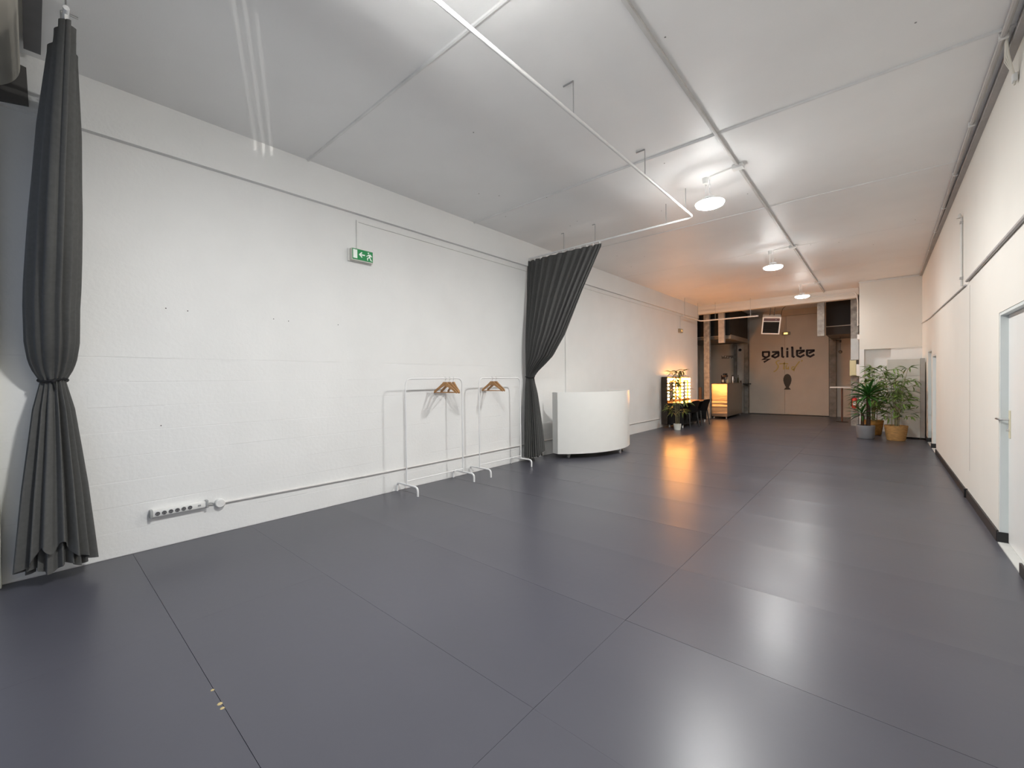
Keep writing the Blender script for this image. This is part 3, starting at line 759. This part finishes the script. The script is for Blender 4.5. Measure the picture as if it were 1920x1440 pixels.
# ================================================================== REAR BAY
def post(label, x0, x1, y0, y1, z0, z1, m):
    o = obj('support_post', bx(x0, x1, y0, y1, z0, z1, bev=.006), m, origin=((x0+x1)/2, (y0+y1)/2, z0))
    return tag(o, label, 'post', 'mottled grey posts in the rear bay')
post('mottled grey full height post beside the foil counter', .17, .36, 15.86, 16.02, 0, 3.78, GALV)
post('short pale post hanging above the foil counter', .62, .81, 16.0, 16.15, 2.68, H, mat('pale post', (.50, .47, .43), .6, var=.2, scale=8))
post('short mottled post hanging right of the heater', 3.47, 3.65, 15.86, 16.0, 2.69, H, GALV)
post('mottled grey full height post beside the boxed shaft', 4.27, 4.445, 15.86, 16.0, 0, H, GALV)
post('grey post against the back wall right of the pale panels', 3.54, 3.74, Y_BACK-.20, Y_BACK-.02, 0, 2.78, CONCRETE)
post('grey post against the back wall left of the pale panels', .80, .94, Y_BACK-.20, Y_BACK-.02, 0, 2.8, CONCRETE)
post('dark grey slim post in the kitchen corner', .41, .50, Y_BACK-.12, Y_BACK-.02, 0, 2.8, CONCRETE)

DKP = mat('dark loft board', (.030, .025, .021), .7, var=.2, scale=5)
t = thing('loft_box', 'dark boarded loft above the kitchen corner', 'loft', (0, 17.6, 2.8))
obj('front_board', bx(-.93, .93, 16.3, 16.33, 2.96, H), BLACK, t)
obj('side_board', bx(.91, .935, 16.33, 17.55, 2.98, H), DKP, t)
obj('side_board', bx(.91, .935, 17.57, Y_BACK-.22, 2.98, H), DKP, t)
obj('edge_rail', bx(-.93, .60, 16.27, 16.30, 2.935, 2.96), mat('pale edge', (.42, .39, .35), .6), t)
obj('side_beam', bx(.87, .945, 16.33, Y_BACK-.22, 2.83, 2.98), mat('beam tan', (.34, .30, .25), .6), t)
obj('deck', bx(-.93, .87, 16.33, Y_BACK-.02, 2.84, 2.95), mat('deck grey', (.22, .20, .17), .7), t)
t = thing('loft_box', 'dark boarded loft above the rear passage', 'loft', (4.0, 17.9, 2.8))
obj('front_board', bx(3.62, 4.49, 17.0, 17.03, 3.08, H), BLACK, t)
obj('side_board', bx(3.60, 3.62, 17.0, Y_BACK-.02, 2.80, H), DKP, t)
obj('edge_rail', bx(3.60, 4.49, 16.975, 17.0, 3.055, 3.08), mat('pale edge'), t) if False else obj('edge_rail', bx(3.60, 4.49, 16.975, 17.0, 3.055, 3.08), MATS['pale edge'], t)
obj('fascia', bx(3.62, 4.49, 17.0, 17.03, 2.80, 3.055), DKP, t)
obj('deck', bx(3.62, 4.49, 17.03, Y_BACK-.02, 2.80, 2.9), MATS['deck grey'], t)

# kitchen details
t = thing('coat_hook_rail', 'row of five pale knobs on the kitchen back wall', 'hook rail', (.17, Y_BACK, 2.3))
kb = [pix(1356+4.4*k, 668+1.0*k, 1, Y_BACK-.01) for k in range(5)]
obj('board', bx(kb[0].x-.06, kb[-1].x+.03, Y_BACK-.015, Y_BACK, 2.24, 2.36), mat('rail board grey', (.25, .23, .2), .7), t)
for p in kb: obj('knob', ball(B(), (p.x, Y_BACK-.035, p.z), .026, 12, 8), WHITE_GLOSS, t, smooth='all')
t = thing('kitchen_door', 'narrow pale door with a round dark spot in the kitchen corner', 'door', (.65, Y_BACK-.03, 0))
obj('leaf', bx(.51, .79, Y_BACK-.04, Y_BACK-.003, .02, 2.78, bev=.003), mat('pale door', (.55, .52, .47), .5), t)
obj('round_vent', tube(B(), [(.62, Y_BACK-.055, 2.57), (.62, Y_BACK-.04, 2.57)], .055, 20), BLACK, t, smooth=True)
tag(obj('wall_shelf', bx(.82, 1.05, Y_BACK-.55, Y_BACK-.22, 1.17, 1.21, bev=.003), BLACK, origin=(.93, Y_BACK-.4, 1.17)), 'small black shelf sticking out behind the foil counter', 'shelf')
tag(obj('leaning_board', bx(.02, .12, 15.75, 15.80, 0, 1.12, bev=.003), mat('brown board', (.09, .05, .03), .6), origin=(.07, 15.77, 0)), 'narrow brown board standing beside the grey post', 'board')

# ---- foil counter
t = thing('foil_counter', 'bar counter clad in shiny silver foil sheet', 'counter', (.63, 17.1, 0))
cx0, cx1, cyA, cyB, cz0, cz1 = .375, .885, 16.05, 18.15, .085, 1.225
obj('core', bx(cx0+.01, cx1-.01, cyA+.01, cyB-.01, cz0, cz1), BLACK, t)
bm = B(); nx, nz = 14, 40; g = []
rnd = random.Random(2)
for i in range(nx+1):
    row = []
    for j in range(nz+1):
        u, v = i/nx, j/nz
        w = .004*math.sin(v*9+u*2)+.007*math.exp(-((v-.42)/.018)**2)+.008*math.exp(-((v-.31)/.02)**2)+.006*math.exp(-((v-.07-.03*u)/.02)**2)+rnd.uniform(-.0010, .0010)
        row.append(bm.verts.new((cx0+(cx1-cx0)*u, cyA-.004-w, cz0+(cz1-cz0)*v)))
    g.append(row)
for i in range(nx):
    for j in range(nz): bm.faces.new((g[i][j], g[i+1][j], g[i+1][j+1], g[i][j+1]))
obj('foil_front', bm, FOIL, t, smooth='all')
obj('foil_side', bx(cx1-.01, cx1, cyA, cyB, cz0, cz1), mat('brushed dull metal', (.36, .33, .29), .4, .9, var=.06), t)
obj('side_board', bx(cx0-.012, cx0+.008, cyA, cyB, cz0, cz1), DW, t)
obj('counter_top', bx(cx0-.03, cx1+.02, cyA-.02, cyB+.02, cz1, cz1+.025, bev=.004), mat('counter top dark', (.20, .14, .09), .35), t)
for (x, y) in ((.43, 16.15), (.83, 16.15), (.43, 18.05), (.83, 18.05)): castor(t, x, y, .032, WHITE_PLASTIC)
zt = cz1+.0255
def bottle(x, y, h, r, m, label, cap, lab=None):
    t = thing('bottle', label, 'bottle', (x, y, zt), 'things on the foil counter')
    obj('glass', lathe(B(), [(r*.9, 0), (r, .01), (r, h*.55), (r*.4, h*.72), (r*.36, h*.92), (r*.4, h*.93)], (x, y, zt), 16), m, t, smooth=True)
    obj('cap', lathe(B(), [(r*.42, h*.93), (r*.42, h), (0, h)], (x, y, zt), 12), cap, t, smooth=True)
    if lab: obj('paper_label', lathe(B(), [(r*1.02, h*.12), (r*1.02, h*.48)], (x, y, zt), 16, caps=False), lab, t, smooth=True)
GLASS_D = mat('dark bottle glass', (.012, .010, .008), .1)
bottle(.565, 16.75, .275, .038, GLASS_D, 'dark bottle with a white label near the counter front', WHITE_PLASTIC, mat('label paper', (.75, .70, .58), .6))
bottle(.80, 17.95, .30, .03, mat('olive bottle glass', (.06, .055, .02), .12), 'slim olive bottle at the far end of the counter', BLACK_PLASTIC)
t = thing('coffee_machine', 'dark red brown coffee machine on the foil counter', 'coffee machine', (.51, 17.15, zt))
RED = mat('dark red enamel', (.055, .014, .01), .35)
obj('base', bx(.43, .59, 17.02, 17.28, zt, zt+.04, bev=.006), RED, t); obj('column', bx(.43, .50, 17.04, 17.26, zt+.04, zt+.22, bev=.006), RED, t)
obj('head', bx(.43, .61, 17.02, 17.28, zt+.22, zt+.30, bev=.01), RED, t); obj('spout', tube(B(), [(.56, 17.15, zt+.22), (.56, 17.15, zt+.17)], .015, 10), CHROME, t, smooth=True)
t = thing('utensil_holder', 'grey holder full of dark utensils on the counter', 'utensil holder', (.43, 17.6, zt))
obj('cup', lathe(B(), [(.055, 0), (.06, .20), (.052, .20), (.05, .02)], (.43, 17.6, zt), 18), mat('grey cup', (.30, .29, .28), .5), t, smooth=True)
for k in range(4):
    a = k*1.6; obj('utensil', tube(B(), [(.43+.02*math.cos(a), 17.6+.02*math.sin(a), zt+.03), (.43+.045*math.cos(a), 17.6+.045*math.sin(a), zt+.27), (.43+.055*math.cos(a), 17.6+.055*math.sin(a), zt+.36)], [.006, .008, .024], 8), BLACK_PLASTIC, t, smooth=True)
t = thing('thermos_flask', 'shiny steel flask with a dark handle on the counter', 'flask', (.76, 17.3, zt))
obj('body', lathe(B(), [(.045, 0), (.048, .02), (.048, .19), (.03, .23), (.03, .25), (0, .25)], (.76, 17.3, zt), 20), CHROME, t, smooth=True)
obj('lid', lathe(B(), [(.032, .25), (.03, .29), (0, .30)], (.76, 17.3, zt), 16), BLACK_PLASTIC, t, smooth=True)
obj('handle', tube(B(), arc_path([(.80, 17.3, zt+.18), (.86, 17.3, zt+.18), (.86, 17.3, zt+.06), (.80, 17.3, zt+.05)], .03), .008, 8), BLACK_PLASTIC, t, smooth=True)
t = thing('paper_box', 'pale cardboard box between the bottle and the flask', 'box', (.66, 17.0, zt))
obj('carton', bx(.62, .70, 16.95, 17.12, zt, zt+.13, bev=.003), mat('pale carton', (.40, .38, .27), .7), t); obj('flap', bx(.62, .70, 16.95, 17.035, zt+.1305, zt+.134), MATS['pale carton'], t)
t = thing('cup', 'small dark cup at the far corner of the counter', 'cup', (.86, 18.08, zt))
obj('body', lathe(B(), [(.025, 0), (.033, .08), (.029, .08), (.022, .01)], (.86, 18.08, zt), 16), mat('cup brown', (.09, .06, .04), .4), t, smooth=True)

# ---- heater
t = thing('unit_heater', 'white hanging fan heater with dark louvres', 'heater', (2.02, 16.1, 2.9))
ORG[t.name] = Vector((0, 0, 0)); hw, hh, hd = .255, .285, .20
HW = mat('heater white', (.80, .77, .73), .4)
bm = B(); box(bm, -hw, hw, -hd+.04, hd, -hh, hh, bev=.02)
obj('casing', bm, HW, t, smooth=True)
bm = B()
for (a, b, c, d) in ((-hw, hw, hh-.035, hh), (-hw, hw, -hh, -hh+.035), (-hw, -hw+.035, -hh+.035, hh-.035), (hw-.035, hw, -hh+.035, hh-.035), (-hw+.035, hw-.035, .13, .15)):
    box(bm, a, b, -hd, -hd+.05, c, d)
obj('front_frame', bm, WHITE_GLOSS, t)
obj('control_strip', bx(-hw+.035, hw-.035, -hd+.02, -hd+.045, .15, hh-.035), mat('plum strip', (.16, .10, .10), .5), t)
obj('badge', bx(.10, .14, -hd+.014, -hd+.02, .19, .21), CHROME, t)
obj('grille_back', bx(-hw+.035, hw-.035, -hd+.036, -hd+.039, -hh+.035, .13), BLACK, t)
for k in range(7):
    z = -.235+k*.055
    o = obj('louvre', bx(-hw+.036, hw-.036, -.02, .02, -.002, .002), mat('louvre dark', (.02, .017, .014), .4), t)
    o.matrix_local = Matrix.Translation((0, -hd+.018, z)) @ Matrix.Rotation(.7, 4, 'X')
for x in (-.06, .06): obj('hanger_bracket', tube(B(), [(x, .05, hh), (x, .06, H-3.20)], .012, 8), mat('bracket dark', (.12, .11, .1), .5), t)
t.location = (2.22, 16.05, 3.20); t.rotation_euler = (math.radians(22), math.radians(5), math.radians(12))
tag(obj('heater_cable', tube(B(), arc_path([(2.50, 16.1, 3.46), (2.52, 16.1, 3.66), (2.7, 16.0, 3.78), (3.1, 15.9, 3.95)], .15), .008, 6), BLACK_PLASTIC, origin=(2.4, 16.1, 3.5)), 'thin dark cable curving up from the heater to the beam', 'cable')

# ---- lettering, script and fish on the back panels
YL = Y_BACK-.052
def L2(a, b): return pix(1420+a/14.4, 640+b/14.4, 1, YL)
def stroke(bm, pts, w, y0=YL-.008, y1=YL):
    ps = [L2(*p) for p in pts]; w = w/14.4*.0262
    left, right = [], []
    n = len(ps)
    for i, p in enumerate(ps):
        d0 = (p-ps[i-1]).normalized() if i else (ps[1]-p).normalized()
        d1 = (ps[i+1]-p).normalized() if i < n-1 else d0
        d = (d0+d1).normalized(); nn = Vector((-d.z, 0, d.x)); k = w/2/max(.5, abs(d.dot(d0)))
        left.append(p+nn*k); right.append(p-nn*k)
    for i in range(n-1):
        prism(bm, [(left[i].x, left[i].z), (left[i+1].x, left[i+1].z), (right[i+1].x, right[i+1].z), (right[i].x, right[i].z)], 1, y0, y1)
    return bm
INK = mat('dark plum lettering', (.012, .004, .006), .6, var=0)
t = thing('wall_lettering', 'dark angular lettering on the pale back panels', 'lettering', (2.2, YL, 2.4))
def letter(strokes, dots=(), w=39):
    bm = B()
    for s in strokes: stroke(bm, s, w)
    for (a, b, r) in dots: stroke(bm, [(a-r, b), (a+r, b)], r*1.8)
    obj('letter', bm, INK, t)
letter([[(128, 290), (338, 285)], [(150, 290), (150, 405)], [(318, 285), (315, 405)], [(148, 398), (235, 438), (317, 396)], [(245, 435), (150, 492), (325, 480), (175, 562)]])
letter([[(398, 290), (590, 285)], [(570, 285), (570, 405)], [(572, 396), (480, 440), (385, 397)], [(388, 405), (545, 305)]])
letter([[(668, 172), (672, 408), (720, 434)], [(638, 182), (690, 178)]])
letter([[(810, 255), (810, 437)]], [(810, 205, 27)])
letter([[(945, 158), (950, 404), (1004, 430)], [(912, 168), (966, 162)]])
for dx, dy, dot in ((0, 0, True), (268, -8, False)):
    letter([[(a+dx, b+dy) for a, b in s] for s in ([(1050, 254), (1282, 248)], [(1072, 250), (1075, 390)], [(1070, 385), (1160, 422), (1272, 360)], [(1272, 256), (1120, 335)])], [(1168, 184, 28)] if dot else ())
t = thing('script_lettering', 'faint yellow handwritten script below the dark lettering', 'lettering', (2.1, YL, 2.0))
YEL = mat('yellow script', (.52, .42, .13), .6, var=0)
for s in ([(600, 520), (540, 530), (505, 565), (525, 610), (560, 650), (565, 700), (530, 760), (490, 800), (440, 820)], [(590, 608), (700, 600), (830, 606)], [(735, 560), (722, 650), (712, 745), (740, 740)],
          [(790, 640), (775, 700), (785, 745), (820, 735), (845, 690), (840, 760)], [(1000, 690), (950, 690), (925, 735), (950, 770), (1000, 740)], [(1140, 540), (1085, 610), (1020, 700), (990, 760), (985, 805)], [(1215, 505), (1190, 545)]):
    obj('script_stroke', stroke(B(), s, 21), YEL, t)
poly = []
for k in range(25):
    a = PI*(1.30-k/24*1.60)+0
    poly.append((812+112*math.cos(a), 1045-168*math.sin(a)))
pts = [(765, 1235)]+[(700+0, 1090)] if False else []
left = [(715, 1303), (775, 1238), (752, 1200), (722, 1140), (702, 1060), (704, 1000), (722, 945), (752, 905), (785, 885), (812, 880)]
fish = left+[(1624-a, b) for a, b in left[::-1][1:]]
tag(obj('fish_emblem', prism(B(), [((lambda p: (p.x, p.z))(L2(a, b))) for a, b in fish], 1, YL-.008, YL), mat('fish grey brown', (.045, .040, .030), .6, var=.05)), 'dark upright fish emblem under the yellow script', 'emblem')

# ---- passage things
t = thing('bar_table', 'tall slim table with a pale top in the rear passage', 'table', (4.0, 17.1, 0))
obj('table_top', bx(3.70, 4.44, 16.88, 17.35, 1.085, 1.125, bev=.006), WHITE_GLOSS, t)
obj('leg', tube(B(), [(4.0, 17.08, .012), (4.0, 17.08, 1.085)], .024, 12), mat('brown steel leg', (.16, .09, .07), .35, .5), t, smooth=True)
obj('foot_plate', lathe(B(), [(.16, 0), (.16, .008), (.03, .012), (0, .012)], (4.0, 17.08, 0), 24), BLACK_PLASTIC, t, smooth=True)
t = thing('pendant_globe', 'small glass globe hanging on a cord in the rear passage', 'pendant', (3.91, 18.0, 2.2))
obj('globe', ball(B(), (3.91, 18.0, 2.28), .055, 18, 12), mat('smoky globe', (.28, .22, .16), .08, .6, var=.05), t, smooth='all')
obj('cord', tube(B(), [(3.91, 18.0, 2.33), (3.91, 18.0, 2.80)], .004, 6), BLACK, t); obj('cord_clip', bx(3.885, 3.935, 17.98, 18.02, 2.60, 2.68), DKP, t)
obj('side_arm', tube(B(), [(3.89, 18.0, 2.66), (3.70, 18.3, 2.70)], .012, 8), DKP, t)
t = thing('fire_extinguisher', 'red fire extinguisher hanging beside the yucca', 'extinguisher', (4.355, 15.77, .5))
REDP = mat('red enamel', (.55, .03, .025), .35)
obj('cylinder', lathe(B(), [(.055, 0), (.062, .02), (.062, .27), (.03, .31), (0, .31)], (4.355, 15.77, .53), 18), REDP, t, smooth=True)
obj('valve', bx(4.34, 4.37, 15.75, 15.79, .84, .89), BLACK_PLASTIC, t); obj('hose', tube(B(), arc_path([(4.355, 15.75, .86), (4.29, 15.74, .82), (4.285, 15.75, .58)], .05), .01, 8), BLACK_PLASTIC, t, smooth=True)
obj('paper_label', bx(4.32, 4.39, 15.704, 15.708, .62, .72), WHITE_PLASTIC, t); obj('bracket', bx(4.34, 4.37, 15.832, 15.8605, .6, .7), BLACK, t)
def ebox(label, x0, x1, z0, z1, y0, y1, m, nm='electrical_box'):
    t = thing(nm, label, 'electrical box', ((x0+x1)/2, y1, z0), 'electrical boxes beside the shaft')
    obj('case', bx(x0, x1, y0, y1, z0, z1, bev=.004), m, t); obj('cover', bx(x0+.012, x1-.012, y0-.008, y0-.0, z0+.012, z1-.012, bev=.002), m, t)
ebox('tall pale grey electrical box on the post', 4.275, 4.46, 1.93, 2.55, 15.72, 15.857, mat('pale grey box', (.50, .54, .55), .5))
ebox('cream yellow electrical box below the grey one', 4.25, 4.40, 1.47, 1.92, 15.72, 15.857, mat('cream box', (.62, .60, .38), .5))
ebox('small white electrical box beside the cream one', 4.405, 4.495, 1.46, 1.80, 15.60, 15.72, WHITE_PLASTIC)
ebox('small white box high on the shaft corner', 4.43, 4.497, 2.50, 2.64, 15.42, 15.52, WHITE_PLASTIC)

# ---- right wall conduits
CG = mat('wall conduit grey', (.52, .50, .49), .5)
t = thing('wall_conduit', 'grey conduit running level along the right wall above the near door', 'conduit', (W, 5, 2.6))
obj('pipe', tube(B(), [(W-.016, Y_FRONT, 2.615), (W-.016, 7.3, 2.585)], .015, 8), CG, t, smooth=True)
t = thing('wall_conduit', 'thin grey conduit running along the far part of the right wall', 'conduit', (W, 10, 2.6))
obj('pipe', tube(B(), [(W-.012, 7.45, 2.56), (W-.012, 8.85, 2.59), (W-.012, 10.7, 2.63), (W-.012, 12.4, 2.66), (W-.012, YB-.01, 2.76)], .010, 8), CG, t, smooth=True)
t = thing('wall_conduit', 'white vertical conduit dropping down the right wall', 'conduit', (W, 7.77, 2.6))
obj('pipe', tube(B(), [(W-.012, 7.77, 3.46), (W-.012, 7.77, 2.6)], .011, 8), mat('conduit cream', (.72, .69, .65), .5), t, smooth=True)
for z in (3.40, 2.70): obj('clip', bx(W-.03, W-.001, 7.75, 7.79, z-.015, z+.015), mat('clip grey', (.5, .47, .45), .5), t)
obj('spout_cap', lathe(B(), [(.03, 0), (.012, .05), (0, .06)], (W-.03, 7.77, 3.46), 12), MATS['conduit cream'], t, smooth=True)
